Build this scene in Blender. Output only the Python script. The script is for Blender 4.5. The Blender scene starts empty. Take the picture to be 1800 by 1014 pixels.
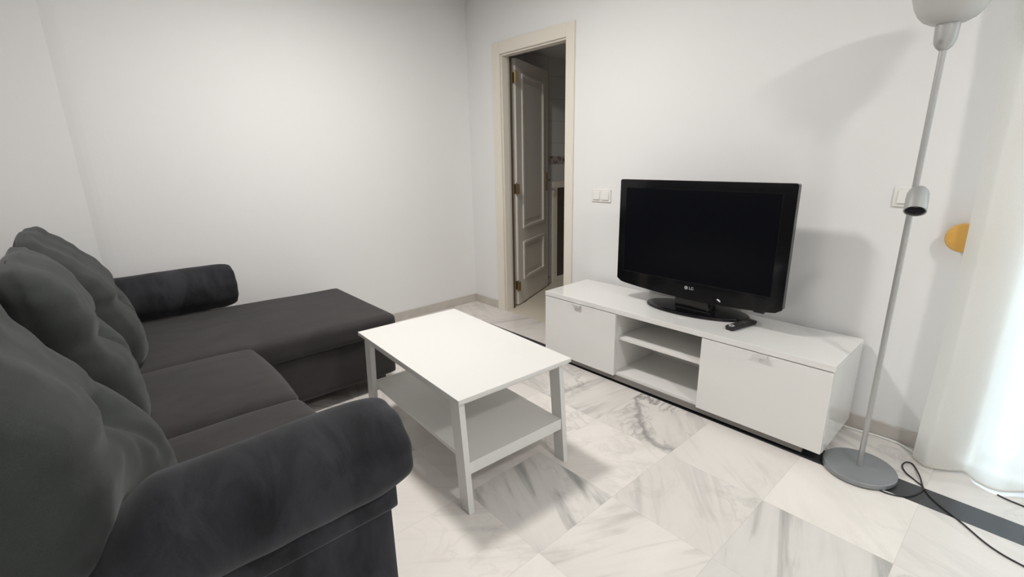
import bpy, bmesh, math, random
from mathutils import Vector, Matrix, noise
C = bpy.context.scene.collection
PI = math.pi
rnd = random.Random(7)

# ------------------------------------------------------------------ materials
def new_mat(name):
    m = bpy.data.materials.new(name); m.use_nodes = True
    nt = m.node_tree; b = nt.nodes['Principled BSDF']
    return m, nt, b
def N(nt, typ, **kw):
    n = nt.nodes.new(typ)
    for k, v in kw.items():
        setattr(n, k, v)
    return n
def mix_rgb(nt, fac, a, b):
    n = N(nt, 'ShaderNodeMix', data_type='RGBA')
    L = nt.links
    for sock, v in ((n.inputs[0], fac), (n.inputs[6], a), (n.inputs[7], b)):
        if isinstance(v, bpy.types.NodeSocket): L.new(v, sock)
        elif isinstance(v, (int, float)): sock.default_value = v
        else: sock.default_value = (*v, 1)
    return n.outputs[2]
def math_n(nt, op, a, b=None, c=None):
    n = N(nt, 'ShaderNodeMath', operation=op)
    for i, v in enumerate((a, b, c)):
        if v is None: continue
        if isinstance(v, bpy.types.NodeSocket): nt.links.new(v, n.inputs[i])
        else: n.inputs[i].default_value = v
    return n.outputs[0]
def ramp(nt, fac, stops):
    n = N(nt, 'ShaderNodeValToRGB'); cr = n.color_ramp
    while len(cr.elements) < len(stops): cr.elements.new(0.5)
    for e, (p, c) in zip(cr.elements, stops):
        e.position = p; e.color = (c, c, c, 1) if isinstance(c, (int, float)) else (*c, 1)
    nt.links.new(fac, n.inputs[0]); return n.outputs[0]
def tex_noise(nt, vec, scale, detail=3, rough=.5, dist=0.0):
    n = N(nt, 'ShaderNodeTexNoise')
    n.inputs['Scale'].default_value = scale; n.inputs['Detail'].default_value = detail
    n.inputs['Roughness'].default_value = rough; n.inputs['Distortion'].default_value = dist
    if vec is not None: nt.links.new(vec, n.inputs['Vector'])
    return n.outputs[0]
def bump(nt, b, height, strength, dist=0.01):
    n = N(nt, 'ShaderNodeBump'); n.inputs['Strength'].default_value = strength
    n.inputs['Distance'].default_value = dist
    nt.links.new(height, n.inputs['Height']); nt.links.new(n.outputs[0], b.inputs['Normal'])
def simple(name, col, rough=.5, metal=0.0, var=.04, scale=12, bumpk=0, coat=0, spec=None):
    m, nt, b = new_mat(name)
    tc = N(nt, 'ShaderNodeTexCoord')
    f = tex_noise(nt, tc.outputs['Object'], scale, 3)
    dark = tuple(c * (1 - var) for c in col); lite = tuple(min(1, c * (1 + var)) for c in col)
    nt.links.new(mix_rgb(nt, f, dark, lite), b.inputs['Base Color'])
    b.inputs['Roughness'].default_value = rough; b.inputs['Metallic'].default_value = metal
    if coat: b.inputs['Coat Weight'].default_value = coat; b.inputs['Coat Roughness'].default_value = .05
    if spec is not None: b.inputs['Specular IOR Level'].default_value = spec
    if bumpk: bump(nt, b, tex_noise(nt, tc.outputs['Object'], scale * 20, 2), bumpk)
    return m

def fabric(name, col, nap=.35, sheen=.25, sheen_tint=(.6, .6, .62), grain=(1.8, .8, .8)):
    m, nt, b = new_mat(name)
    tc = N(nt, 'ShaderNodeTexCoord'); o = tc.outputs['Object']
    mp = N(nt, 'ShaderNodeMapping'); mp.inputs['Scale'].default_value = grain
    nt.links.new(o, mp.inputs['Vector'])
    big = ramp(nt, tex_noise(nt, mp.outputs[0], 7, 4, .6, .6), [(.32, 0.0), (.68, 1.0)])
    weave = tex_noise(nt, o, 420, 2, .6)
    mid = tuple(c * (1 - nap) for c in col); hi = tuple(c * (1 + nap) for c in col)
    c1 = mix_rgb(nt, big, mid, hi)
    c2 = mix_rgb(nt, weave, tuple(.75 for _ in col), tuple(1.2 for _ in col))
    mul = N(nt, 'ShaderNodeMix', data_type='RGBA', blend_type='MULTIPLY'); mul.inputs[0].default_value = 1
    nt.links.new(c1, mul.inputs[6]); nt.links.new(c2, mul.inputs[7])
    nt.links.new(mul.outputs[2], b.inputs['Base Color'])
    b.inputs['Roughness'].default_value = .95
    b.inputs['Specular IOR Level'].default_value = .15
    b.inputs['Sheen Weight'].default_value = sheen; b.inputs['Sheen Roughness'].default_value = .45
    b.inputs['Sheen Tint'].default_value = (*sheen_tint, 1)
    bump(nt, b, weave, .25, .002)
    return m

M = {}
M['wall'] = simple('wall_paint', (.84, .83, .825), .75, var=.012, scale=3, bumpk=.03)
M['ceiling'] = simple('ceiling_paint', (.85, .845, .84), .85, var=.01, scale=3)
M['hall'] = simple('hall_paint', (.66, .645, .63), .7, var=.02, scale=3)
M['cream'] = simple('cream_lacquer', (.80, .745, .66), .4, var=.02, scale=6)
M['leaf'] = simple('door_lacquer', (.76, .715, .65), .38, var=.02, scale=6)
M['skirting'] = simple('skirting_marble', (.56, .52, .475), .3, var=.18, scale=9)
M['gloss_white'] = simple('gloss_white', (.83, .82, .80), .12, var=.008, scale=4, coat=.5)
M['bench_inside'] = simple('white_foil', (.80, .785, .76), .45, var=.01, scale=4)
M['table_white'] = simple('table_white', (.74, .725, .70), .42, var=.008, scale=5)
M['plinth'] = simple('plinth_grey', (.22, .205, .19), .5, var=.03)
M['black_plastic'] = simple('black_gloss', (.005, .005, .006), .13, var=.1, coat=.15, spec=.4)
M['matte_black'] = simple('black_matte', (.012, .012, .013), .5, var=.1)
M['screen'] = simple('screen_panel', (.0025, .003, .005), .30, var=.1, spec=.12)
M['chrome'] = simple('brushed_nickel', (.90, .90, .89), .42, .6, var=.03)
M['lamp_silver'] = simple('silver_paint', (.47, .465, .455), .36, .65, var=.03, scale=30)
M['lamp_base'] = simple('grey_metal_paint', (.30, .315, .33), .38, .55, var=.04, scale=40)
M['lamp_inside'] = simple('lamp_inside_dark', (.09, .088, .10), .45, var=.1)
M['brass'] = simple('aged_brass', (.34, .25, .13), .35, .9, var=.1)
M['dark_gap'] = simple('gap_shade_brown', (.12, .085, .055), .7, var=.1)  # brown that paints in the shade of the hinge gap
M['brown'] = simple('dark_brown_wood', (.10, .075, .06), .5, var=.25, scale=5)
M['switch'] = simple('switch_plastic', (.82, .805, .77), .35, var=.01)
M['yellow'] = simple('varnished_wood', (.72, .40, .09), .35, var=.12, scale=14)
M['cord_black'] = simple('cord_black', (.018, .018, .02), .5, var=.1)
M['cord_white'] = simple('cord_white', (.86, .85, .82), .4, var=.02)
M['strip'] = simple('black_marble', (.04, .042, .048), .24, var=.15, scale=6)
M['logo'] = simple('logo_silver', (.55, .55, .56), .35, .3, var=.02)
M['rubber'] = simple('rubber_button', (.05, .05, .052), .6, var=.1)
M['aluminium'] = simple('white_aluminium', (.8, .8, .79), .35, var=.01)
M['terrace'] = simple('terrace_tile', (.62, .58, .53), .6, var=.08, scale=4)
M['seat_fabric'] = fabric('seat_fabric', (.046, .043, .0425), .13, .22)
M['back_fabric'] = fabric('back_fabric', (.042, .0455, .0432), .16, .25)
M['arm_fabric'] = fabric('arm_fabric', (.029, .029, .0335), .42, .22, grain=(.7, 1.6, .8))

def marble_floor():
    m, nt, b = new_mat('marble_tiles'); L = nt.links
    tc = N(nt, 'ShaderNodeTexCoord'); P = tc.outputs['Object']
    def attr(n):
        a = N(nt, 'ShaderNodeAttribute'); a.attribute_name = n; a.attribute_type = 'GEOMETRY'; return a.outputs['Fac']
    tone, vein, dark, ang, seed = (attr(n) for n in ('tone', 'vein', 'dark', 'ang', 'seed'))
    rot = N(nt, 'ShaderNodeVectorRotate', rotation_type='Z_AXIS'); L.new(P, rot.inputs['Vector']); L.new(ang, rot.inputs['Angle'])
    off = N(nt, 'ShaderNodeCombineXYZ'); L.new(seed, off.inputs[2]); L.new(math_n(nt, 'MULTIPLY', seed, 3.7), off.inputs[0])
    add = N(nt, 'ShaderNodeVectorMath', operation='ADD'); L.new(rot.outputs[0], add.inputs[0]); L.new(off.outputs[0], add.inputs[1])
    def mapped(s):
        mp = N(nt, 'ShaderNodeMapping'); mp.inputs['Scale'].default_value = s
        L.new(add.outputs[0], mp.inputs['Vector']); return mp.outputs[0]
    streak = tex_noise(nt, mapped((1.1, 9, 1)), 1.6, 5, .55, .5)
    streak = ramp(nt, streak, [(.40, 0.0), (.52, .12), (.66, 1.0)])
    cloud = ramp(nt, tex_noise(nt, mapped((1, 1.6, 1)), 3.2, 5, .6, .8), [(.35, 0.0), (.75, 1.0)])
    thin = tex_noise(nt, mapped((2.2, 3.0, 1)), 1.9, 6, .6, .9)
    thin = math_n(nt, 'ABSOLUTE', math_n(nt, 'SUBTRACT', thin, .5))
    thin = ramp(nt, thin, [(0.0, 1.0), (.012, .55), (.045, 0.0)])
    gate = ramp(nt, tex_noise(nt, mapped((1, 1, 1)), 2.6, 2), [(.46, 0.0), (.62, 1.0)])
    base = mix_rgb(nt, tone, (.855, .805, .76), (.645, .62, .60))
    base = mix_rgb(nt, math_n(nt, 'MULTIPLY', cloud, .24), base, (.60, .565, .52))
    base = mix_rgb(nt, math_n(nt, 'MULTIPLY', streak, math_n(nt, 'MULTIPLY', vein, .8)), base, (.34, .33, .315))
    base = mix_rgb(nt, math_n(nt, 'MULTIPLY', math_n(nt, 'MULTIPLY', thin, gate), math_n(nt, 'ADD', math_n(nt, 'MULTIPLY', dark, .8), .02)), base, (.16, .15, .15))
    sep = N(nt, 'ShaderNodeSeparateXYZ'); L.new(P, sep.inputs[0])
    # one tile carries a dark crooked vein of its own
    fx = math_n(nt, 'ADD', math_n(nt, 'MULTIPLY', math_n(nt, 'MAXIMUM', math_n(nt, 'SUBTRACT', 2.33, sep.outputs[0]), 0.0), 1.155), -.795)
    wob = math_n(nt, 'MULTIPLY', math_n(nt, 'SUBTRACT', tex_noise(nt, P, 11, 4, .6, .4), .5), .14)
    dv = math_n(nt, 'ABSOLUTE', math_n(nt, 'ADD', math_n(nt, 'SUBTRACT', sep.outputs[1], fx), wob))
    wide = math_n(nt, 'MULTIPLY', tex_noise(nt, P, 17, 3), .058)
    vmask = math_n(nt, 'MULTIPLY', ramp(nt, math_n(nt, 'DIVIDE', dv, wide), [(0.0, 1.0), (.35, .8), (1.0, 0.0)]), math_n(nt, 'GREATER_THAN', dark, .95))
    base = mix_rgb(nt, math_n(nt, 'MULTIPLY', vmask, .58), base, (.17, .15, .15))
    halo = math_n(nt, 'MULTIPLY', ramp(nt, dv, [(0.0, 1.0), (.12, 0.0)]), math_n(nt, 'GREATER_THAN', dark, .95))
    base = mix_rgb(nt, math_n(nt, 'MULTIPLY', halo, math_n(nt, 'MULTIPLY', cloud, .55)), base, (.36, .34, .34))
    # joints of the 40 cm grid
    def line(s, o):
        f = math_n(nt, 'FRACT', math_n(nt, 'DIVIDE', math_n(nt, 'ADD', s, o), .4))
        d = math_n(nt, 'MINIMUM', f, math_n(nt, 'SUBTRACT', 1.0, f))
        return math_n(nt, 'LESS_THAN', d, .0022)
    j = math_n(nt, 'MAXIMUM', line(sep.outputs[0], 40 - 2.872), line(sep.outputs[1], 40 + .4375))
    base = mix_rgb(nt, math_n(nt, 'MULTIPLY', j, .35), base, (.42, .40, .37))
    L.new(base, b.inputs['Base Color'])
    b.inputs['Roughness'].default_value = .22
    b.inputs['Specular IOR Level'].default_value = .45
    return m
M['floor'] = marble_floor()

def curtain_mat():
    m = bpy.data.materials.new('sheer_curtain'); m.use_nodes = True; nt = m.node_tree; nt.nodes.clear(); L = nt.links
    out = N(nt, 'ShaderNodeOutputMaterial')
    tc = N(nt, 'ShaderNodeTexCoord')
    mp = N(nt, 'ShaderNodeMapping'); mp.inputs['Scale'].default_value = (300, 1, 300); L.new(tc.outputs['Object'], mp.inputs[0])
    f = tex_noise(nt, mp.outputs[0], 1.0, 2)
    col = mix_rgb(nt, f, (.84, .81, .755), (.91, .885, .84))
    d = N(nt, 'ShaderNodeBsdfDiffuse'); t = N(nt, 'ShaderNodeBsdfTranslucent'); tr = N(nt, 'ShaderNodeBsdfTransparent')
    L.new(col, d.inputs[0]); L.new(col, t.inputs[0])
    m1 = N(nt, 'ShaderNodeMixShader'); m1.inputs[0].default_value = .5; L.new(d.outputs[0], m1.inputs[1]); L.new(t.outputs[0], m1.inputs[2])
    m2 = N(nt, 'ShaderNodeMixShader'); m2.inputs[0].default_value = .04; L.new(m1.outputs[0], m2.inputs[1]); L.new(tr.outputs[0], m2.inputs[2])
    L.new(m2.outputs[0], out.inputs[0]); return m
M['curtain'] = curtain_mat()
def glass_mat():
    m = bpy.data.materials.new('window_glass'); m.use_nodes = True; nt = m.node_tree; nt.nodes.clear()
    out = N(nt, 'ShaderNodeOutputMaterial'); tr = N(nt, 'ShaderNodeBsdfTransparent'); g = N(nt, 'ShaderNodeBsdfGlossy')
    g.inputs['Roughness'].default_value = .02; tr.inputs[0].default_value = (.93, .96, .96, 1)
    fr = N(nt, 'ShaderNodeFresnel'); fr.inputs[0].default_value = 1.45
    mx = N(nt, 'ShaderNodeMixShader'); nt.links.new(fr.outputs[0], mx.inputs[0]); nt.links.new(tr.outputs[0], mx.inputs[1]); nt.links.new(g.outputs[0], mx.inputs[2])
    nt.links.new(mx.outputs[0], out.inputs[0]); return m
M['glass'] = glass_mat()
def opal_mat():
    m = bpy.data.materials.new('opal_glass'); m.use_nodes = True; nt = m.node_tree; b = nt.nodes['Principled BSDF']
    tc = N(nt, 'ShaderNodeTexCoord')
    nt.links.new(mix_rgb(nt, tex_noise(nt, tc.outputs['Object'], 18), (.66, .65, .63), (.72, .71, .69)), b.inputs['Base Color'])
    b.inputs['Roughness'].default_value = .18
    tl = N(nt, 'ShaderNodeBsdfTranslucent'); tl.inputs[0].default_value = (.85, .84, .82, 1)
    mx = N(nt, 'ShaderNodeMixShader'); mx.inputs[0].default_value = .35
    out = nt.nodes['Material Output']
    nt.links.new(b.outputs[0], mx.inputs[1]); nt.links.new(tl.outputs[0], mx.inputs[2]); nt.links.new(mx.outputs[0], out.inputs[0])
    return m
M['opal'] = opal_mat()
def tile_wall_mat():
    m, nt, b = new_mat('hall_tiles'); tc = N(nt, 'ShaderNodeTexCoord')
    br = N(nt, 'ShaderNodeTexBrick'); br.offset = 0
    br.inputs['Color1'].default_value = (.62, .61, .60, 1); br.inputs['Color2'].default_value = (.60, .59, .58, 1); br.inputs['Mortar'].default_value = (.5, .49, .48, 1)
    br.inputs['Scale'].default_value = 1; br.inputs['Mortar Size'].default_value = .004; br.inputs['Brick Width'].default_value = .3; br.inputs['Row Height'].default_value = .2
    mp = N(nt, 'ShaderNodeMapping'); mp.inputs['Rotation'].default_value = (0, PI / 2, PI / 2)
    cx = N(nt, 'ShaderNodeSeparateXYZ'); cb = N(nt, 'ShaderNodeCombineXYZ')
    nt.links.new(tc.outputs['Object'], cx.inputs[0]); nt.links.new(cx.outputs[1], cb.inputs[0]); nt.links.new(cx.outputs[2], cb.inputs[1])
    nt.links.new(cb.outputs[0], br.inputs['Vector']); nt.links.new(br.outputs[0], b.inputs['Base Color']); b.inputs['Roughness'].default_value = .25
    return m
M['hall_tile'] = tile_wall_mat()
def border_mat():
    m, nt, b = new_mat('border_tiles'); tc = N(nt, 'ShaderNodeTexCoord')
    v = N(nt, 'ShaderNodeTexVoronoi'); v.inputs['Scale'].default_value = 26; nt.links.new(tc.outputs['Object'], v.inputs['Vector'])
    f = ramp(nt, v.outputs['Distance'], [(.3, 0.0), (.5, 1.0)])
    nt.links.new(mix_rgb(nt, f, (.16, .13, .12), (.42, .37, .34)), b.inputs['Base Color']); b.inputs['Roughness'].default_value = .3
    return m
M['border'] = border_mat()
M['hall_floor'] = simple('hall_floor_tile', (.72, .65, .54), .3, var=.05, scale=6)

# ------------------------------------------------------------------ mesh helpers
def link(name, bm, mat, parent=None, smooth=False, loc=None, rot=None, sharp=None):
    me = bpy.data.meshes.new(name)
    bmesh.ops.recalc_face_normals(bm, faces=bm.faces)
    bm.to_mesh(me); bm.free()
    if mat is not None: me.materials.append(mat)
    if smooth:
        for p in me.polygons: p.use_smooth = True
        if sharp is not None: me.set_sharp_from_angle(angle=math.radians(sharp))
    o = bpy.data.objects.new(name, me); C.objects.link(o)
    if parent: o.parent = parent
    if loc is not None: o.location = loc
    if rot is not None: o.rotation_euler = rot
    return o
def empty(name, loc, label, cat, group=None, rot=0):
    o = bpy.data.objects.new(name, None); C.objects.link(o); o.location = loc; o.rotation_euler = (0, 0, rot)
    o.empty_display_size = .1
    return tag(o, label, cat, group)
def tag(o, label, cat, group=None):
    o['label'] = label; o['category'] = cat
    if group: o['group'] = group
    return o
def structure(o, label=None):
    o['kind'] = 'structure'
    if label: o['label'] = label
    return o
def add_box(bm, lo, hi, bev=0, seg=2):
    b2 = bmesh.new()
    bmesh.ops.create_cube(b2, size=1)
    for v in b2.verts:
        v.co = Vector([(lo[i] + hi[i]) / 2 + v.co[i] * (hi[i] - lo[i]) for i in range(3)])
    if bev: bmesh.ops.bevel(b2, geom=b2.edges[:], offset=bev, segments=seg, profile=.6, affect='EDGES')
    merge(bm, b2); return bm
def merge(bm, b2):
    tmp = bpy.data.meshes.new('tmp'); b2.to_mesh(tmp); b2.free(); bm.from_mesh(tmp); bpy.data.meshes.remove(tmp)
def box(lo, hi, bev=0, seg=2):
    bm = bmesh.new(); return add_box(bm, lo, hi, bev, seg)
def lathe(prof, n=48, bm=None, cap=True):
    bm = bm or bmesh.new(); rings = []
    for r, z in prof:
        if r < 1e-6: rings.append([bm.verts.new((0, 0, z))])
        else: rings.append([bm.verts.new((r * math.cos(2 * PI * i / n), r * math.sin(2 * PI * i / n), z)) for i in range(n)])
    for a, b in zip(rings, rings[1:]):
        for i in range(n):
            j = (i + 1) % n
            if len(a) == 1 and len(b) == 1: continue
            if len(a) == 1: bm.faces.new((a[0], b[i], b[j]))
            elif len(b) == 1: bm.faces.new((a[i], b[0], a[j]))
            else: bm.faces.new((a[i], b[i], b[j], a[j]))
    if cap:
        for r in (rings[0], rings[-1]):
            if len(r) > 1: bm.faces.new(r)
    return bm
def smooth_path(pts, k=8):
    pts = [Vector(p) for p in pts]; out = []
    for i in range(len(pts) - 1):
        p0 = pts[max(i - 1, 0)]; p1 = pts[i]; p2 = pts[i + 1]; p3 = pts[min(i + 2, len(pts) - 1)]
        for s in range(k):
            t = s / k
            out.append(.5 * ((2 * p1) + (p2 - p0) * t + (2 * p0 - 5 * p1 + 4 * p2 - p3) * t * t + (3 * p1 - p0 - 3 * p2 + p3) * t ** 3))
    out.append(pts[-1]); return out
def tube(pts, r, n=10, bm=None):
    bm = bm or bmesh.new(); rings = []; prev = None
    for i, p in enumerate(pts):
        t = (pts[min(i + 1, len(pts) - 1)] - pts[max(i - 1, 0)]).normalized()
        ref = Vector((0, 0, 1)) if abs(t.z) < .95 else Vector((1, 0, 0))
        a = t.cross(ref).normalized(); b = t.cross(a).normalized()
        rings.append([bm.verts.new(p + r * (math.cos(2 * PI * k / n) * a + math.sin(2 * PI * k / n) * b)) for k in range(n)])
    for A, B in zip(rings, rings[1:]):
        for k in range(n): bm.faces.new((A[k], A[(k + 1) % n], B[(k + 1) % n], B[k]))
    bm.faces.new(rings[0]); bm.faces.new(rings[-1]); return bm
def prism(poly, lo, hi, axis='y', bev=0):
    """polygon in two axes extruded along the third"""
    bm = bmesh.new()
    def P(a, b, c):
        return {'y': (a, c, b), 'x': (c, a, b), 'z': (a, b, c)}[axis]
    A = [bm.verts.new(P(a, b, lo)) for a, b in poly]; B = [bm.verts.new(P(a, b, hi)) for a, b in poly]
    bm.faces.new(A); bm.faces.new(B)
    for i in range(len(A)):
        j = (i + 1) % len(A); bm.faces.new((A[i], A[j], B[j], B[i]))
    if bev: bmesh.ops.bevel(bm, geom=bm.edges[:], offset=bev, segments=2, profile=.6, affect='EDGES')
    return bm
def round_box(dims, r, n, fn=None):
    """rounded box centred at the origin, as a grid of quads that fn can reshape; fn gets the point and its (-1..1) coordinates"""
    bm = bmesh.new(); hx, hy, hz = (d / 2 for d in dims); cache = {}
    def vert(i, j, k):
        key = (i, j, k)
        if key in cache: return cache[key]
        q = [2 * a / b - 1 for a, b in zip(key, n)]
        s = [hx * q[0], hy * q[1], hz * q[2]]
        inner = [max(-(h - r), min(h - r, c)) for c, h in zip(s, (hx, hy, hz))]
        d = Vector([a - b for a, b in zip(s, inner)])
        p = Vector(inner) + (d.normalized() * r * min(1, max(abs(d.x), abs(d.y), abs(d.z)) / r) if d.length > 1e-9 else d)
        if fn: p = Vector(fn(p, q))
        cache[key] = bm.verts.new(p); return cache[key]
    nx, ny, nz = n
    def quad(a, b, c, d): bm.faces.new((vert(*a), vert(*b), vert(*c), vert(*d)))
    for i in range(nx):
        for j in range(ny):
            for k in (0, nz): quad((i, j, k), (i + 1, j, k), (i + 1, j + 1, k), (i, j + 1, k))
    for i in range(nx):
        for k in range(nz):
            for j in (0, ny): quad((i, j, k), (i + 1, j, k), (i + 1, j, k + 1), (i, j, k + 1))
    for j in range(ny):
        for k in range(nz):
            for i in (0, nx): quad((i, j, k), (i, j + 1, k), (i, j + 1, k + 1), (i, j, k + 1))
    return bm
def nz(p, s, seed=0): return noise.noise(Vector((p[0] * s + seed, p[1] * s, p[2] * s)))
def interp(tab, x):
    if x <= tab[0][0]: return tab[0][1]
    for (a, va), (b, vb) in zip(tab, tab[1:]):
        if x <= b:
            t = (x - a) / (b - a); t = t * t * (3 - 2 * t) * .5 + t * .5; return va + (vb - va) * t
    return tab[-1][1]
def smoothstep(a, b, x):
    t = max(0, min(1, (x - a) / (b - a))); return t * t * (3 - 2 * t)
def text_bm(body, size, depth):
    cu = bpy.data.curves.new('txt', 'FONT'); cu.body = body; cu.size = size; cu.extrude = depth; cu.align_x = 'CENTER'; cu.align_y = 'CENTER'
    o = bpy.data.objects.new('txt', cu); C.objects.link(o)
    dg = bpy.context.evaluated_depsgraph_get(); dg.update()
    me = bpy.data.meshes.new_from_object(o.evaluated_get(dg))
    bm = bmesh.new(); bm.from_mesh(me)
    bpy.data.objects.remove(o); bpy.data.curves.remove(cu); bpy.data.meshes.remove(me)
    return bm

# ------------------------------------------------------------------ room
H = 2.47; XR = 6.0; YB = -3.10
# floor: one face per tile, each tile with its own tone, veining and grain direction
def make_floor():
    special = {  # (column, row) : tone, vein, dark, grain angle
        (0, 0): (.0, .08, .10, .9), (1, 0): (.35, .25, .1, .4), (-1, 0): (.32, .25, .1, .6), (-2, 0): (.38, .35, 1.0, .86), (-3, 0): (.5, .85, .5, -1.4),
        (-4, 0): (.75, .5, .4, .3), (-5, 0): (.85, .5, .3, 1.9), (-6, 0): (.9, .4, .3, .5), (-7, 0): (.7, .4, .3, .5), (-5, -1): (.7, .5, .3, .3), (-6, -1): (.95, .4, .3, 1.2), (-7, -1): (.6, .4, .3, .5), (-6, 1): (.5, .4, .3, .5), (-5, 1): (.6, .4, .3, 1.5),
        (0, 1): (.62, .95, .05, 1.25), (-1, 1): (.42, .40, .2, .9), (-2, 1): (.05, .12, .15, -1.18), (-3, 1): (.05, .15, .3, .4), (-4, 1): (.4, .4, .2, 1.9),
        (0, 2): (.55, .6, .2, 1.9), (-1, 2): (.20, .5, .05, -1.1), (-2, 2): (.50, 1.05, .2, .40), (-3, 2): (.10, .2, .04, 2.3), (-4, 2): (.2, .3, .2, 1.2),
        (-1, 3): (.0, .15, .04, 1.3), (-2, 3): (.02, .3, .1, -.88), (-3, 3): (.05, .2, .04, 2.3), (0, 3): (.2, .6, .2, .8), (-1, 4): (.1, .4, .2, .5), (-2, 4): (.1, .3, .2, 1.8)}
    xs = [0.0] + [2.872 + .4 * i for i in range(-7, 8)]; xs = sorted(set(round(x, 4) for x in xs if -0.001 <= x < XR)) + [XR]
    ys = [0.0, -.3125] + [-.4375 - .4 * i for i in range(0, 7)]; ys = [y for y in ys if y > YB] + [YB]
    me = bpy.data.meshes.new('floor'); verts = []; faces = []; data = []
    for a in range(len(xs) - 1):
        for b in range(len(ys) - 1):
            if b == 1 and a > 1: continue       # the black strip lies here
            x0, x1, y1, y0 = xs[a], xs[a + 1], ys[b], ys[b + 1]; k = len(verts)
            verts += [(x0, y0, 0), (x1, y0, 0), (x1, y1, 0), (x0, y1, 0)]; faces.append((k, k + 1, k + 2, k + 3))
            col = round(((x0 + x1) / 2 - 2.872) / .4 - .5); row = b - 2
            d = special.get((col, row))
            if not d: d = (rnd.uniform(.15, .6) if row < 0 else rnd.uniform(0, .5), rnd.uniform(.2, .8), rnd.uniform(0, .35), rnd.choice((.3, .7, 1.2, 1.9, 2.4)))
            data.append((*d, rnd.uniform(0, 40)))
    # the balcony threshold and door sill in the openings of the wall
    me.from_pydata(verts, [], faces)
    for i, n in enumerate(('tone', 'vein', 'dark', 'ang', 'seed')):
        at = me.attributes.new(n, 'FLOAT', 'FACE')
        for k, d in enumerate(data): at.data[k].value = d[i]
    me.materials.append(M['floor'])
    o = bpy.data.objects.new('floor', me); C.objects.link(o)
    return structure(o, 'polished white and grey marble tile floor')
make_floor()
structure(link('floor_inlay', box((.472, -.4375, -.03), (XR, -.3125, .0005)), M['strip']), 'black marble inlay strip running along the floor')
structure(link('ceiling', box((-.3, YB - .1, H), (XR + .1, .12, H + .08)), M['ceiling']))
# left wall: steps back a little beyond the sofa
bm = prism([(0, 0.12), (0, -2.40), (-.001, -2.44), (-.003, -2.48), (-.007, -2.51), (-.013, -2.54), (-.014, YB), (-.3, YB), (-.3, .12)], 0, H, 'z')
structure(link('wall_left', bm, M['wall']))
# television wall, with the doorway and the balcony opening
DX0, DX1, DH = .424, 1.095, 2.02
WX0, WX1, WH = 3.32, 5.3, 2.25
bm = bmesh.new()
for lo, hi in [((-.02, 0, 0), (DX0 - .02, .11, H)), ((DX0 - .02, 0, DH + .02), (DX1 + .02, .11, H)), ((DX1 + .02, 0, 0), (WX0, .11, H)),
               ((WX0, 0, WH), (WX1, .11, H)), ((WX1, 0, 0), (XR + .1, .11, H))]:
    add_box(bm, lo, hi)
structure(link('wall_front', bm, M['wall']))
structure(link('wall_right', box((XR, YB - .1, 0), (XR + .1, 0, H)), M['wall']))
structure(link('wall_back', box((-.3, YB - .1, 0), (XR + .1, YB, H)), M['wall']))
# skirting
structure(link('baseboard_left', box((0, -2.50, 0), (.012, 0, .07), .002), M['skirting']))
bm = box((.012, -.012, 0), (DX0 - .087, 0, .07), .002); add_box(bm, (DX1 + .074, -.012, 0), (WX0, 0, .07), .002)
structure(link('baseboard_front', bm, M['skirting']))
# door casing and jambs
cas = bmesh.new()
CX0, CX1, CH = .337, 1.167, 2.105
add_box(cas, (CX0, -.016, 0), (DX0, 0.0, CH), .003); add_box(cas, (DX1, -.016, 0), (CX1, 0.0, CH), .003); add_box(cas, (DX0, -.016, DH), (DX1, 0.0, CH), .003)
add_box(cas, (DX0 - .02, 0, 0), (DX0, .084, DH + .02)); add_box(cas, (DX1, 0, 0), (DX1 + .02, .11, DH + .02)); add_box(cas, (DX0, 0, DH), (DX1, .11, DH + .02))
add_box(cas, (DX0, .0, 0), (DX0 + .012, .062, DH), .002); add_box(cas, (DX1 - .012, .0, 0), (DX1, .062, DH), .002); add_box(cas, (DX0 + .012, .0, DH - .012), (DX1 - .012, .062, DH), .002)
structure(link('trim_1', cas, M['cream']), 'cream door casing around the doorway')
structure(link('hinge_gap_shade', box((DX0 - .019, .084, 0), (DX0 - .002, .104, DH), .001), M['dark_gap']), 'dark brown strip standing in for the shaded gap on the hinge side of the doorway')  # dark strip added as the shade between jamb and leaf, no real seal
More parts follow.
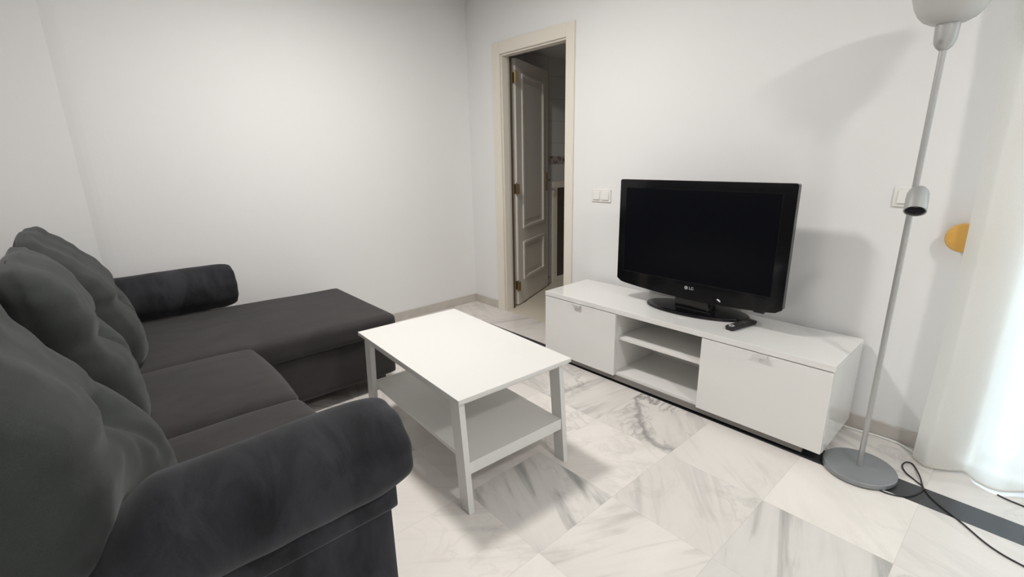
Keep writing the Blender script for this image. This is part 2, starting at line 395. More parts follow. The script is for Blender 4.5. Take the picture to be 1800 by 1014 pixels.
# door leaf, swung open into the hall
def door_leaf():
    a = Vector((.4045, .1650, 0)); ang = math.atan2(.919, -.394)
    root = empty('door_1', a, 'open panelled interior door swung into the hall', 'door', rot=ang)
    root['kind'] = 'structure'
    W, Z0, Z1 = .715, .012, 2.018
    # local x runs along the leaf; the side facing the room is -y
    bm = bmesh.new()
    px0, px1 = .115, .595; panels = [(.222, .556), (.68, 1.915)]
    T = .035
    add_box(bm, (0, 0, Z0), (px0, T, Z1)); add_box(bm, (px1, 0, Z0), (W, T, Z1))
    for z0, z1 in ((Z0, panels[0][0]), (panels[0][1], panels[1][0]), (panels[1][1], Z1)): add_box(bm, (px0, 0, z0), (px1, T, z1))
    link('leaf', bm, M['leaf'], root)
    for z0, z1 in panels:
        pb = box((px0, .010, z0), (px1, T - .01, z1)); add_box(pb, (px0 + .06, .004, z0 + .06), (px1 - .06, .012, z1 - .06), .004)
        p = link('panel', pb, M['leaf'], root)
        mb = bmesh.new(); w = .019
        for lo, hi in (((px0 - .006, -.009, z0 - .006), (px0 + w, .012, z1 + .006)), ((px1 - w, -.009, z0 - .006), (px1 + .006, .012, z1 + .006)),
                       ((px0 + w, -.009, z0 - .006), (px1 - w, .012, z0 + w)), ((px0 + w, -.009, z1 - w), (px1 - w, .012, z1 + .006))):
            add_box(mb, lo, hi, .006, 3)
        link('panel_moulding', mb, M['leaf'], p)
    # hinges with knuckles at the hinge edge
    for z in (1.876, 1.019, .186):
        hb = lathe([(.0055, z - .045), (.0055, z + .045)], 12)
        for v in hb.verts: v.co += Vector((-.018, -.004, 0))
        for zz in (z - .047, z + .047):
            k = lathe([(.0, zz - .006), (.006, zz), (.0, zz + .006)], 12)
            for v in k.verts: v.co += Vector((-.018, -.004, 0))
            merge(hb, k)
        add_box(hb, (-.0022, .0, z - .04), (.0002, .028, z + .04))
        add_box(hb, (-.02, -.03, z - .04), (-.017, -.004, z + .04))
        link('hinge', hb, M['brass'], root)
    hd = box((W - .06, -.006, .96), (W - .03, 0, 1.13), .004)
    merge(hd, tube([Vector((W - .045, -.004, 1.06)), Vector((W - .045, -.04, 1.06))], .009, 12))
    merge(hd, tube(smooth_path([(W - .045, -.04, 1.06), (W - .07, -.045, 1.06), (W - .15, -.042, 1.055)], 6), .008, 12))
    link('door_handle', hd, M['brass'], root)
    return root
door_leaf()
# hall behind the doorway
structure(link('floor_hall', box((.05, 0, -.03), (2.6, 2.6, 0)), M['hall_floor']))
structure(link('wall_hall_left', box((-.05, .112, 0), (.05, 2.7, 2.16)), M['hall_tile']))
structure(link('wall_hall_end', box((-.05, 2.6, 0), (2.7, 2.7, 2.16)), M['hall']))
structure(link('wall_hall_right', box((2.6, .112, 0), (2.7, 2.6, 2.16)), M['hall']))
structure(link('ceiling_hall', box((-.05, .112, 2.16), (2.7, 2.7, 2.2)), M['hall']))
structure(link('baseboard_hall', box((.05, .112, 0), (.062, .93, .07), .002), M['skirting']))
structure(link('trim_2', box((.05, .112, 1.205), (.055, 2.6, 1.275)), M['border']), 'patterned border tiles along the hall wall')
cup = empty('hall_cupboard', (.05, 1.22, 0), 'low dark brown cupboard door in a pale frame, seen through the doorway', 'cupboard')
bm = bmesh.new()
for lo, hi in (((0, -.27, 0), (.022, -.21, 1.03)), ((0, .21, 0), (.022, .27, 1.03)), ((0, -.21, .97), (.022, .21, 1.03)), ((0, -.21, 0), (.022, .21, .06))): add_box(bm, lo, hi, .003)
link('frame', bm, M['cream'], cup)
link('door', box((0.002, -.21, .06), (.012, .21, .97), .001), M['brown'], cup)

# balcony door behind the curtain
win = empty('window_1', ((WX0 + WX1) / 2, .06, 0), 'white framed balcony door behind the sheer curtain', 'window'); win['kind'] = 'structure'
bm = bmesh.new(); hw = (WX1 - WX0) / 2
for lo, hi in (((-hw, -.03, 0), (-hw + .06, .03, WH)), ((hw - .06, -.03, 0), (hw, .03, WH)), ((-.045, -.03, .06), (.045, .03, WH - .06)), ((-hw + .06, -.03, 0), (hw - .06, .03, .06)), ((-hw + .06, -.03, WH - .06), (hw - .06, .03, WH))):
    add_box(bm, lo, hi, .004)
link('window_frame', bm, M['aluminium'], win)
for s in (-1, 1):
    x0, x1 = (-hw + .06, -.045) if s < 0 else (.045, hw - .06)
    link('pane', box((x0, -.004, .06), (x1, .004, WH - .06)), M['glass'], win)
structure(link('floor_terrace', box((2.8, .112, -.08), (6.2, 3.2, -.02)), M['terrace']))

# curtain, hung in front of the balcony door
def curtain():
    bm = bmesh.new(); cols = []; foot = [(3.184, -.105), (3.215, -.135), (3.241, -.15), (3.295, -.125), (3.349, -.085), (3.391, -.132), (3.453, -.148), (3.527, -.09)]
    x = 3.527; s = 1
    while x < 5.35:
        x += rnd.uniform(.05, .075); foot.append((x, -.12 + s * rnd.uniform(-.045, -.02))); s = -s
    foot = smooth_path([(a, b, 0) for a, b in foot], 6)
    x0, x1 = foot[0].x, foot[-1].x; nr = 44; zt, zb = 2.36, .012
    for i, f in enumerate(foot):
        u = (f.x - x0) / (x1 - x0); col = []
        for k in range(nr + 1):
            t = k / nr; z = zb + (zt - zb) * t
            amp = 1 - .35 * t
            y = -.125 + (f.y + .125) * amp + .006 * nz((f.x, 0, z), 3.2, 5) + .010 * math.sin(f.x * 44 + 1.2) * t * .9
            xx = x0 + .012 + (f.x - x0) * (1 - .0 * t) + .006 * nz((f.x, z, 0), 2.5, 2) + .010 * math.sin(z * 2.1) * max(0, 1 - 6 * u)
            col.append(bm.verts.new((xx, y, z + (.004 * nz((f.x, 0, 0), 9) if k == 0 else 0))))
        cols.append(col)
    for A, B in zip(cols, cols[1:]):
        for k in range(nr): bm.faces.new((A[k], B[k], B[k + 1], A[k + 1]))
    root = empty('curtain', (4.25, -.12, 0), 'sheer white floor-length curtain hanging over the bright balcony door', 'curtain')
    hem = tube([Vector((c[0].co.x, c[0].co.y, c[0].co.z)) for c in cols], .0042, 8)
    o = link('drape', bm, M['curtain'], root, True); o.matrix_parent_inverse = Matrix.Translation((-4.25, .12, 0))
    h = link('hem', hem, M['curtain'], root, True); h.matrix_parent_inverse = Matrix.Translation((-4.25, .12, 0))
    rl = link('rail', box((3.12, -.15, 2.36), (5.5, -.10, 2.40), .006), M['aluminium'], root); rl.matrix_parent_inverse = Matrix.Translation((-4.25, .12, 0))
    for bx in (3.3, 4.3, 5.3):
        b = link('bracket', box((bx - .015, -.102, 2.365), (bx + .015, 0, 2.395), .003), M['aluminium'], root); b.matrix_parent_inverse = Matrix.Translation((-4.25, .12, 0))
curtain()
# round wooden holdback on the wall
hb = empty('curtain_holdback', (3.192, 0, .943), 'round yellow varnished wooden holdback on the wall beside the curtain', 'curtain holdback')
link('knob', lathe([(0, 0), (.040, 0), (.052, .006), (.0555, .014), (.0555, .03), (.050, .039), (.036, .043), (0, .044)], 48), M['yellow'], hb, True, loc=(0, -.022, 0), rot=(PI / 2, 0, 0), sharp=35)
link('stem', lathe([(.022, 0), (.018, .004), (.012, .008), (.012, .024)], 24), M['yellow'], hb, True, loc=(0, 0, 0), rot=(PI / 2, 0, 0), sharp=40)

# wall switches
def switch(name, x, z, n, label):
    root = empty(name, (x, 0, z), label, 'light switch')
    w = .071 * n + .012
    link('plate', box((-w / 2, -.009, -.041), (w / 2, 0, .041), .004, 3), M['switch'], root)
    for k in range(n):
        cx = (k - (n - 1) / 2) * .071
        bm = box((cx - .027, -.017, -.027), (cx + .027, -.008, .027), .004, 3)
        for v in bm.verts:
            if v.co.z > 0 and v.co.y < -.012: v.co.y += .004
        link('rocker', bm, M['switch'], root)
switch('wall_switch', 1.412, 1.021, 2, 'white double rocker switch on the wall between doorway and television')
switch('wall_switch', 2.985, 1.086, 1, 'white single rocker switch on the wall behind the floor lamp')

# ------------------------------------------------------------------ television bench
def bench():
    root = empty('tv_bench', (1.3444, -.4599, 0), 'long glossy white television bench with two doors and an open middle', 'tv bench', rot=.00977)
    W, D, HT = 1.6, .42, .45; TT = .028; Zb = .047; x1, x2 = .545, 1.045
    P = lambda n, bm, m='gloss_white', par=None: link(n, bm, M[m], par or root)
    P('top', box((0, 0, HT - TT), (W, D, HT), .002))
    for lo, hi in (((0.001, .019, Zb), (.019, D, HT - TT)), ((W - .019, .019, Zb), (W - .001, D, HT - TT))):
        P('side_panel', box(lo, hi, .001))
    # the end panel reaches the front plane beside the door
    for xa in (x1 - .018, x2): P('divider', box((xa, .019, Zb + .018), (xa + .018, D - .012, HT - TT), .0008), 'bench_inside')
    P('bottom_panel', box((.019, .019, Zb), (W - .019, D, Zb + .018), .0008), 'bench_inside')
    P('back_panel', box((.019, D - .010, Zb + .018), (W - .019, D - .004, HT - TT)), 'bench_inside')
    P('shelf', box((x1 + .001, .035, .262), (x2 - .001, D - .012, .279), .0012), 'bench_inside')
    for z in (.14, .33):
        k = lathe([(.004, 0), (.004, .006), (0, .007)], 12)
        for v in k.verts: v.co = Vector((x1 + v.co.z, .06 + v.co.x, z + v.co.y))
        P('shelf_pin', k, 'chrome')
    for a, b, hx in ((.002, x1 - .001, .270), (x2 + .001, W - .003, 1.322)):
        d = P('door', box((a, 0, Zb), (b, .018, HT - TT - .004), .0012))
        hbm = box((hx - .026, -.016, HT - TT - .006), (hx + .026, .004, HT - TT - .0035), .0006)
        add_box(hbm, (hx - .026, -.016, HT - TT - .018), (hx + .026, -.0138, HT - TT - .004), .0006)
        P('handle', hbm, 'chrome', d)
    P('plinth', box((.03, .014, .017), (W - .075, .034, Zb)), 'plinth')
    for xx in (.05, W - .09):
        for yy in (.09, D - .08): P('foot', box((xx, yy, 0), (xx + .04, yy + .04, Zb), .002), 'matte_black')
bench()

# ------------------------------------------------------------------ television
def tv():
    x0, x1, z0, z1 = 1.752, 2.660, .562, 1.142; cx = (x0 + x1) / 2; yf = -.262
    root = empty('television', (cx, -.18, .45), 'black flat screen television standing switched off on the white bench', 'television')
    def put(n, bm, m, par=None, **k):
        for v in bm.verts: v.co -= Vector((cx, -.18, .45))
        return link(n, bm, M[m], par or root, **k)
    # bezel outline with a gently sagging lower edge and rounded lower left corners
    def low(x): 
        u = (x - cx) / ((x1 - x0) / 2); return z0 - .026 * (1 - u * u) + (.016 * smoothstep(.93, 1, abs(u)))
    n = 36; outl = [(x0 + (x1 - x0) * i / n, low(x0 + (x1 - x0) * i / n)) for i in range(n + 1)] + [(x1, z1 - .006), (x1 - .006, z1), (x0 + .006, z1), (x0, z1 - .006)]
    sx0, sx1, sz0, sz1 = 1.793, 2.606, .628, 1.098
    bm = bmesh.new()
    # bezel front: ring between outline and screen opening is built as a slab with the screen set in it
    pr = prism(outl, yf, yf + .04, 'y'); merge(bm, pr)
    bmesh.ops.bevel(bm, geom=[e for e in bm.edges if abs(e.verts[0].co.y - e.verts[1].co.y) < 1e-5 and e.verts[0].co.y < yf + .001], offset=.003, segments=2, affect='EDGES')
    put('bezel', bm, 'black_plastic')
    sc = put('screen', box((sx0, yf - .0006, sz0), (sx1, yf + .004, sz1)), 'screen')
    lip = bmesh.new()
    for lo, hi in (((sx0 - .003, yf - .0022, sz0 - .003), (sx1 + .003, yf, sz0)), ((sx0 - .003, yf - .0022, sz1), (sx1 + .003, yf, sz1 + .003)), ((sx0 - .003, yf - .0022, sz0), (sx0, yf, sz1)), ((sx1, yf - .0022, sz0), (sx1 + .003, yf, sz1))): add_box(lip, lo, hi, .0008)
    put('screen_edge', lip, 'black_plastic', sc)
    bk = box((x0 + .03, yf + .038, .60), (x1 - .03, yf + .075, z1 - .03), .015, 3); add_box(bk, (x0 + .15, yf + .07, .62), (x1 - .15, yf + .115, 1.03), .02, 3)
    put('back_cover', bk, 'matte_black')
    # stand
    el = lathe([(0, 0), (.97, 0), (1, .004), (1, .010), (.985, .015), (.9, .019), (0, .024)], 72)
    for v in el.verts:
        X, Y, Z = v.co.x * .275, v.co.y * .130, v.co.z
        c, s = math.cos(.14), math.sin(.14)
        v.co = Vector((2.205 + X * c - Y * s, -.172 + X * s + Y * c, .4505 + Z))
    put('stand_base', el, 'black_plastic', smooth=True, sharp=30)
    nk = box((2.110, -.232, .464), (2.310, -.150, .60), .014, 3); put('stand_neck', nk, 'black_plastic')
    ft = box((2.10, -.238, .466), (2.32, -.140, .476), .004, 2); put('neck_collar', ft, 'black_plastic')
    # logo: ringed face with the letters beside it
    lz = .5945; lg = bmesh.new()
    ring = lathe([(.0088, 0), (.0098, .0008), (.0098, .0012), (.0085, .0012), (.0085, 0)], 40, cap=False)
    for v in ring.verts: v.co = Vector((2.190 + v.co.x, yf - v.co.z, lz + v.co.y))
    merge(lg, ring)
    disc = lathe([(0, .0004), (.0075, .0004), (.0075, 0)], 32, cap=False)
    for v in disc.verts: v.co = Vector((2.190 + v.co.x, yf - v.co.z, lz + v.co.y))
    merge(lg, disc)
    t = text_bm('LG', .022, .0004)
    for v in t.verts: v.co = Vector((2.2185 + v.co.x, yf - .0006 + v.co.z, lz + v.co.y))
    merge(lg, t); put('logo', lg, 'logo')
    mk = bmesh.new(); add_box(mk, (2.1895, yf - .0016, lz - .0045), (2.1905, yf - .0004, lz + .0045)); add_box(mk, (2.1895, yf - .0016, lz - .0045), (2.194, yf - .0004, lz - .0036)); add_box(mk, (2.1855, yf - .0016, lz + .002), (2.1872, yf - .0004, lz + .0037))
    put('logo_face', mk, 'black_plastic')
    pw = tube(smooth_path([(2.362, yf - .002, .566), (2.370, yf - .004, .5635), (2.377, yf - .002, .5565)], 6), .0035, 10); put('power_button', pw, 'chrome', smooth=True)
    ir = box((2.535, yf + .004, low(2.56) - .014), (2.585, yf + .03, low(2.56) + .004), .006, 3); put('sensor', ir, 'black_plastic')
tv()
def remote():
    a = math.radians(12)
    root = empty('remote_control', (2.488, -.252, .4502), 'slim black remote control lying on the bench beside the television stand', 'remote control', rot=-a)
    bm = box((-.022, -.095, .0), (.022, .092, .020), .005, 3)
    for v in bm.verts: 
        if v.co.z < .01: v.co.x *= .86
    link('body', bm, M['matte_black'], root)
    link('front_face', box((-.019, -.091, .0195), (.019, .088, .0212), .0006), M['black_plastic'], root)
    for r in range(9):
        for c in range(3):
            if r in (2, 5) and c == 1: continue
            y = -.058 + r * .0155
            link('button', box((-.016 + c * .0125, y, .021), (-.0085 + c * .0125, y + .0075, .0226), .0007), M['rubber'], root)
    link('button_ring', lathe([(.006, 0), (.008, .0015), (.013, .0015), (.014, 0)], 24, cap=False), M['logo'], root, loc=(0, -.075, .021))
remote()

# ------------------------------------------------------------------ coffee table
def table():
    root = empty('coffee_table', (1.732, -1.4256, 0), 'white rectangular coffee table with slanted legs and a lower shelf', 'coffee table', rot=-.0484)
    HT = .4735
    P = lambda n, bm: link(n, bm, M['table_white'], root)
    P('tabletop', box((-.45, -.275, HT - .017), (.45, .275, HT), .0015))
    bm = bmesh.new(); zl, zh = HT - .052, HT - .0175
    add_box(bm, (-.40, -.249, zl), (.40, -.231, zh)); add_box(bm, (-.40, .231, zl), (.40, .249, zh))
    add_box(bm, (-.418, -.230, zl + .012), (-.400, .230, zh)); add_box(bm, (.400, -.230, zl + .012), (.418, .230, zh))
    P('apron', bm)
    for sx in (-1, 1):
        for sy in (-1, 1):
            poly = [(sx * .4195, HT - .0175), (sx * .356, HT - .0175), (sx * .3985, 0), (sx * .4555, 0)]
            y0, y1 = sorted((sy * .2335, sy * .2575))
            P('leg', prism(poly, y0, y1, 'y', .0012))
    zs = .203; bm = bmesh.new()
    add_box(bm, (-.418, -.233, zs - .016), (.418, .233, zs), .001)
    add_box(bm, (-.438, -.2325, zs - .048), (-.4185, .2325, zs + .001), .001); add_box(bm, (.4185, -.2325, zs - .048), (.438, .2325, zs + .001), .001)
    P('shelf', bm)
table()

# ------------------------------------------------------------------ floor lamp
def lamp():
    lx, ly = 3.0653, -.3691
    root = empty('floor_lamp', (lx, ly, 0), 'silver uplighter floor lamp with opal glass bowl and small reading spot', 'floor lamp')
    P = lambda n, bm, m, **k: link(n, bm, M[m], root, True, **k)
    b = P('base', lathe([(0, .004), (.126, .004), (.1275, .006), (.1275, .021), (.125, .0245), (.02, .027), (0, .027)], 96), 'lamp_base', sharp=30)
    link('rubber_pad', lathe([(0, 0), (.122, 0), (.122, .0045), (0, .0045)], 64), M['matte_black'], b)
    P('pole', lathe([(.0098, .024), (.0098, 1.60)], 24), 'lamp_silver', sharp=40)
    P('socket', lathe([(.0098, 1.583), (.014, 1.586), (.022, 1.594), (.028, 1.606), (.030, 1.62), (.0325, 1.664), (.027, 1.664), (.0, 1.660)], 40), 'lamp_silver', sharp=40)
    out = [(.030, 1.662), (.046, 1.664), (.066, 1.675), (.083, 1.694), (.096, 1.720), (.106, 1.755), (.118, 1.790), (.134, 1.825), (.142, 1.836)]
    inn = [(r - .004, z + .003) for r, z in reversed(out)]; inn[0] = (out[-1][0] - .004, out[-1][1])
    P('glass_bowl', lathe([(0, 1.661)] + out + inn + [(0, 1.664)], 72), 'opal')
    # reading spot on its clamp, tipped towards the room
    ax = Vector((.10, -.62, -.78)).normalized()
    q = Vector((0, 0, -1)).rotation_difference(ax).to_matrix().to_4x4()
    pos = Vector((.016, -.030, 1.107))
    outp = [(0, .052), (.010, .051), (.020, .046), (.027, .036), (.031, .022), (.032, .0), (.032, -.046)]
    shell = lathe(outp + [(.0285, -.046), (.0285, .0), (.02, .03), (0, .034)], 48)
    shell.transform(Matrix.Translation(pos) @ q)
    h = P('spot_head', shell, 'lamp_silver', sharp=50)
    inner = lathe([(.0283, -.040), (.0283, .0), (.02, .028), (0, .032)], 40, cap=False); inner.transform(Matrix.Translation(pos) @ q)
    link('spot_lining', inner, M['lamp_inside'], h, True)
    bulb = lathe([(0, -.026), (.012, -.024), (.017, -.014), (.015, .0), (.009, .02)], 32); bulb.transform(Matrix.Translation(pos) @ q)
    link('spot_bulb', bulb, M['lamp_inside'], h, True)
    cl = lathe([(.0115, 1.098), (.0135, 1.10), (.0135, 1.128), (.0115, 1.13)], 24); merge(cl, tube([Vector((0, 0, 1.114)), pos + Vector((0, .008, .005))], .006, 12))
    P('clamp', cl, 'lamp_silver', sharp=40)
lamp()
cz = .0032
pts = [(3.12, -.43), (3.15, -.452), (3.18, -.456), (3.228, -.432), (3.258, -.375), (3.266, -.318), (3.239, -.288), (3.2, -.251), (3.181, -.206), (3.188, -.165), (3.21, -.166), (3.243, -.248), (3.268, -.321), (3.313, -.385), (3.391, -.452), (3.47, -.525), (3.549, -.556), (3.70, -.58), (3.95, -.54)]
pp = smooth_path([(x, y, cz) for x, y in pts], 8)
for i, p in enumerate(pp):   # the end passes over its own loop
    t = i / len(pp)
    if .56 < t < .66: p.z += .0062 * math.sin((t - .56) / .10 * PI)
tag(link('lamp_cord', tube(pp, .0028, 10), M['cord_black'], None, True), 'thin black lamp cord looping over the floor beside the lamp base', 'cord')
pp = smooth_path([(3.462, -.165, cz), (3.476, -.172, cz), (3.50, -.178, cz), (3.53, -.182, cz), (3.62, -.20, cz), (3.80, -.21, cz)], 8)
tag(link('power_cord', tube(pp, .0027, 10), M['cord_black'], None, True), 'short stretch of black cord on the floor at the foot of the curtain', 'cord')
pp = smooth_path([(1.9, -.018, .0045), (2.3, -.018, .0045), (2.7, -.020, .0045), (2.93, -.030, .0045), (3.047, -.018, .0045), (3.13, -.020, .0045), (3.18, -.05, .0045), (3.2, -.06, .0045), (3.30, -.045, .0045), (3.6, -.03, .0045)], 8)
tag(link('cable', tube([p + Vector((0, -.004, 0)) for p in pp], .005, 10), M['cord_white'], None, True), 'thin white cable lying along the foot of the skirting beside the bench', 'cable')

# ------------------------------------------------------------------ sofa
def sofa():
    root = empty('sofa', (1.4, -2.5, 0), 'dark charcoal fabric corner sofa with a chaise and rolled arms', 'sofa')
    off = Matrix.Translation((-1.4, 2.5, 0))
    def P(n, bm, m, par=None, loc=None, **k):
        if loc is not None: bm.transform(Matrix.Translation(loc))
        bm.transform(off)
        return link(n, bm, M[m], par or root, True, **k)
    # chaise: storage box, top mattress
    P('chaise_base', round_box((.80, 1.55, .245), .02, (24, 40, 10)), 'seat_fabric', loc=(.63, -2.145, .2025))
    def chaise_fn(p, q):
        x, y, z = p
        if z > 0: z += .010 * (1 - q[0] ** 2) * (1 - q[1] ** 4) + .003 * nz(p, 3)
        z -= .012 * smoothstep(.0, 1, q[1]) if z > 0 else 0
        return (x + .004 * nz(p, 5, 3), y, z)
    P('chaise_cushion', round_box((.83, 1.60, .128), .035, (44, 70, 10), chaise_fn), 'seat_fabric', loc=(.63, -2.15, .385))
    # two seat cushions
    for i, (a, b) in enumerate(((1.052, 1.688), (1.694, 2.288))):
        def seat_fn(p, q, s=i):
            x, y, z = p
            if z > 0: z += .022 * (1 - q[0] ** 4) * (1 - abs(q[1]) ** 3) + .003 * nz(p, 4, s * 7)
            y += .014 * (1 - q[0] ** 2) * smoothstep(-.2, 1, q[2]) * smoothstep(.5, 1, q[1])
            return (x, y, z)
        P('seat_cushion', round_box((b - a, .72, .185), .038, (34, 38, 14), seat_fn), 'seat_fabric', loc=((a + b) / 2, -2.452, .363))
    P('seat_base', round_box((1.26, .80, .23), .012, (20, 14, 8)), 'seat_fabric', loc=(1.66, -2.525, .165))
    P('back_frame', round_box((2.32, .12, .80), .03, (40, 8, 20)), 'seat_fabric', loc=(1.35, -2.965, .44))
    # back cushions: leaning, tufted halfway up
    FA = [(.45, -2.462), (.57, -2.462), (.63, -2.474), (.70, -2.497), (.78, -2.515), (.835, -2.545), (.92, -2.615), (.965, -2.652), (1.0, -2.69), (1.04, -2.705)]
    FB0 = [(.45, -2.512), (.54, -2.528), (.64, -2.560), (.73, -2.588), (.83, -2.618), (.90, -2.650), (.965, -2.685), (.99, -2.70), (1.04, -2.71)]
    FB = [(.45, -2.513), (.58, -2.516), (.68, -2.532), (.76, -2.575), (.85, -2.588), (.93, -2.615), (.99, -2.65), (1.03, -2.70)]
    FC0 = [(.45, -2.488), (.52, -2.512), (.64, -2.570), (.73, -2.632), (.82, -2.694), (.90, -2.735), (1.0, -2.75)]
    FCM = [(.45, -2.490), (.56, -2.503), (.64, -2.518), (.74, -2.562), (.82, -2.614), (.90, -2.668), (.97, -2.715), (1.03, -2.735)]
    FC1 = [(.55, -2.640), (.62, -2.626), (.70, -2.596), (.77, -2.586), (.82, -2.598), (.87, -2.620), (.94, -2.662), (.98, -2.70), (1.03, -2.75)]
    def back_cushion(x0, x1, zb, zt, F0, FM, F1, seed, crease, tuft_u, flop=0, tuft=.046):
        W, Hh = x1 - x0, zt - zb; cx, cz_ = (x0 + x1) / 2, (zb + zt) / 2
        def fn(p, q):
            x, y, z = p; u = x / (W / 2); w = z / (Hh / 2)
            zz = cz_ + z
            if flop:    # the outer lower corner rides up over the rolled arm
                zz += flop * smoothstep(.25, .95, u) * smoothstep(.45, -1, w)
            t = smoothstep(-.9, -.1, u); t1 = smoothstep(-.1, .75, u)
            yf = (interp(F0, zz) * (1 - t) + interp(FM, zz) * t) * (1 - t1) + interp(F1, zz) * t1
            yb = -2.84 + .065 * w
            edge = (1 - min(1, abs(u)) ** 6) ** .5
            th = .30 + .70 * edge
            mid = yb + (yf - yb) * .45
            yy = mid + ((yf - mid) if y > 0 else (mid - yb)) * (y / .14) * th
            if y > 0:
                cr = crease; f = y / .14
                dx, dz = (u - tuft_u) * W / 2, zz - cr
                yy -= tuft * math.exp(-(dx / .050) ** 2 - (dz / .050) ** 2) * f
                for an, dep, ln in ((-1.7, .017, .16), (-.9, .008, .12), (-2.5, .008, .10), (.1, .009, .14), (2.9, .010, .16), (1.3, .005, .10)):
                    al = dx * math.cos(an) + dz * math.sin(an); pe = -dx * math.sin(an) + dz * math.cos(an)
                    if al > 0: yy -= dep * tuft / .046 * math.exp(-(pe / (.012 + .12 * al)) ** 2 - (al / ln) ** 2) * f
                yy -= .014 * math.exp(-((dz - .04 * u * u) / .030) ** 2) * edge * f
                yy += .008 * nz((x, zz, 0), 4, seed) + .0035 * nz((x * 1.2, zz * 2.4, 0), 11, seed + 4)
                # soft pull lines running down from the top seam
                yy += .0035 * math.sin(x * 34 + 3 * nz((x, zz, 0), 3, seed)) * smoothstep(.80, 1.0, zz)
            xx = cx + x + .010 * nz((x, y, zz), 4, seed + 9)
            zz += .016 * nz((x, y, 0), 4, seed + 2) * smoothstep(.3, 1, w)
            if w > .4: zz -= .035 * abs(u) ** 4 * smoothstep(.4, 1, w)
            return (xx, yy, zz)
        return P('backrest_cushion', round_box((W, .28, Hh), .080, (64, 18, 60), fn), 'back_fabric')
    back_cushion(.30, 1.075, .43, 1.025, FA, FA, FA, 1, .72, .05, tuft=.022)
    back_cushion(1.045, 1.715, .44, 1.030, FB0, FB, FB, 17, .765, .05)
    back_cushion(1.68, 2.485, .45, 1.03, FC0, FCM, FC1, 31, .76, .08, flop=.13)
    # rolled arms
    def arm(cx, sign, yfront, yback, seed, xin, zmid, squash, band_z):
        R = .129; L = yfront - yback
        def fn(p, q): return p
        bm = bmesh.new(); n = 56; m = 60; rings = []
        for j in range(m + 1):
            t = j / m; y = yfront - L * t
            e = min(1, (j + .0) / 9); prof = math.sqrt(max(0, 1 - (1 - e) ** 2)) * .42 + .58 if j else .0
            yy = yfront - .10 * (1 - math.cos(e * PI / 2)) if j <= 9 else yfront - .10 - (L - .10) * (j - 9) / (m - 9)
            if j == 0: prof = .50
            ring = []; zc = zmid - .16 * smoothstep(-2.54, -2.74, yy)
            for i in range(n):
                a = 2 * PI * i / n
                r = R * prof * (1 + .035 * nz((math.cos(a) * .8, y * 4.0, math.sin(a) * .8), 1.6, seed)) + 0.0012 * math.sin(y * 60 + 3 * math.cos(a)) * max(0, -math.sin(a)) * prof
                # puckers round the front end
                if j < 11: r += .004 * math.cos(9 * a + seed) * (1 - j / 11)
                ring.append(bm.verts.new((cx + r * math.cos(a) * 1.0, yy, zc + r * math.sin(a) * squash)))
            rings.append(ring)
        for A, B in zip(rings, rings[1:]):
            for i in range(n): bm.faces.new((A[i], A[(i + 1) % n], B[(i + 1) % n], B[i]))
        c0 = bm.verts.new((cx, yfront + .004, zmid)); c1 = bm.verts.new((cx, yback, .44))
        for i in range(n):
            bm.faces.new((c0, rings[0][(i + 1) % n], rings[0][i])); bm.faces.new((c1, rings[-1][i], rings[-1][(i + 1) % n]))
        a_ = P('armrest', bm, 'arm_fabric')
        lo, hi = sorted((xin, xin + sign * .125))
        if band_z: band = round_box((hi - lo + .034, L - .05, .075), .012, (10, 30, 6)); P('arm_band', band, 'arm_fabric', a_, loc=((lo + hi) / 2, (yfront + yback) / 2 + .005, band_z)).parent = a_
        if not band_z: return a_
        pn = round_box((hi - lo, L - .07, .39), .010, (10, 30, 16)); P('arm_panel', pn, 'arm_fabric', a_, loc=((lo + hi) / 2, (yfront + yback) / 2 + .003, .245))
        return a_
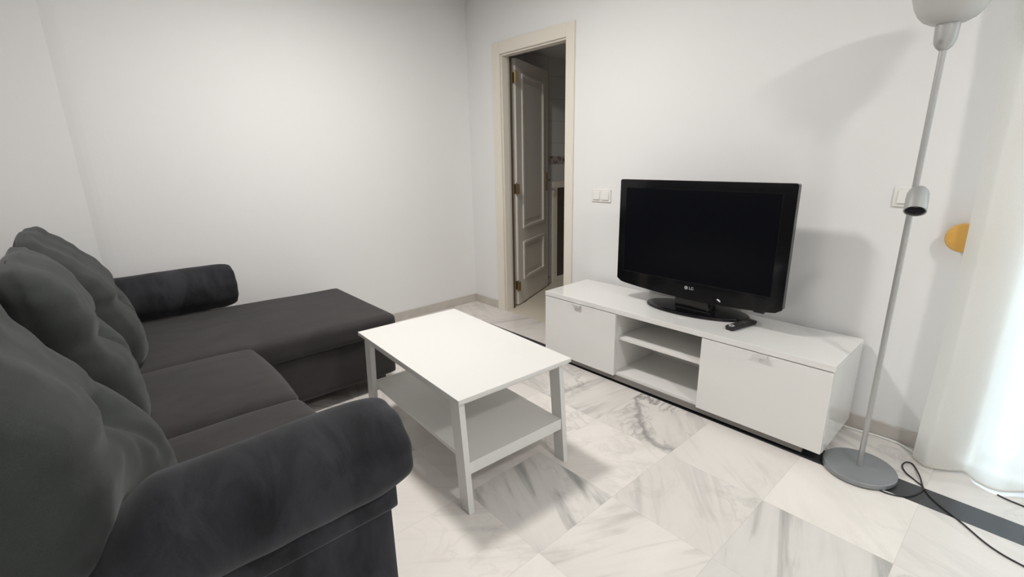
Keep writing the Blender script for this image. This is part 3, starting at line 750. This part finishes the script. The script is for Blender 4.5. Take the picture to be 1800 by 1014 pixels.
    arm(2.392, 1, -2.078, -2.93, 3, 2.296, .601, .875, .462)
    arm(.185, -1, -1.965, -2.93, 11, .205, .572, 1.0, None)
    for x, y in ((.96, -1.46), (.30, -1.46), (2.36, -2.16), (2.36, -2.88), (.30, -2.85)):
        P('foot', box((x - .035, y - .035, 0), (x + .035, y + .035, .082), .006), 'matte_black', sharp=30)
sofa()

# ------------------------------------------------------------------ light
def area(name, loc, size, power, col):
    l = bpy.data.lights.new(name, 'AREA'); l.shape = 'DISK'; l.size = size; l.energy = power; l.color = col
    o = bpy.data.objects.new(name, l); C.objects.link(o); o.location = loc; return o
area('ceiling_lamp_sofa', (1.45, -1.49, 2.43), .26, 34, (1, .975, .935))
area('ceiling_lamp_dining', (4.30, -1.50, 2.43), .26, 25, (1, .975, .935))
area('hall_fill', (1.7, 1.35, 2.14), 0.25, 1.0, (1, .95, .88))  # added fill without a known lamp, lifts the hall and the door leaf
w = bpy.data.worlds.new('sky'); bpy.context.scene.world = w; w.use_nodes = True
bg = w.node_tree.nodes['Background']; bg.inputs[0].default_value = (.71, .86, 1.0, 1); bg.inputs[1].default_value = 7.4

# ------------------------------------------------------------------ camera
cam = bpy.data.cameras.new('camera'); co = bpy.data.objects.new('camera', cam); C.objects.link(co)
cam.sensor_width = 36; cam.lens = .8375 * 1000 / 1800 * 36; cam.clip_start = .02
yaw, pitch, roll = .84913, -.26959, -.0198
fw = Vector((-math.sin(yaw) * math.cos(pitch), math.cos(yaw) * math.cos(pitch), math.sin(pitch)))
rt = Vector((math.cos(yaw), math.sin(yaw), 0)); up = rt.cross(fw)
r2 = math.cos(roll) * rt + math.sin(roll) * up; u2 = -math.sin(roll) * rt + math.cos(roll) * up
mw = Matrix((r2, u2, -fw)).transposed().to_4x4(); mw.translation = Vector((3.39983, -2.55099, 1.2776)); co.matrix_world = mw
sc = bpy.context.scene; sc.camera = co
sc.view_settings.view_transform = 'Standard'; sc.view_settings.look = 'None'; sc.view_settings.gamma = 1; sc.view_settings.exposure = 0.0
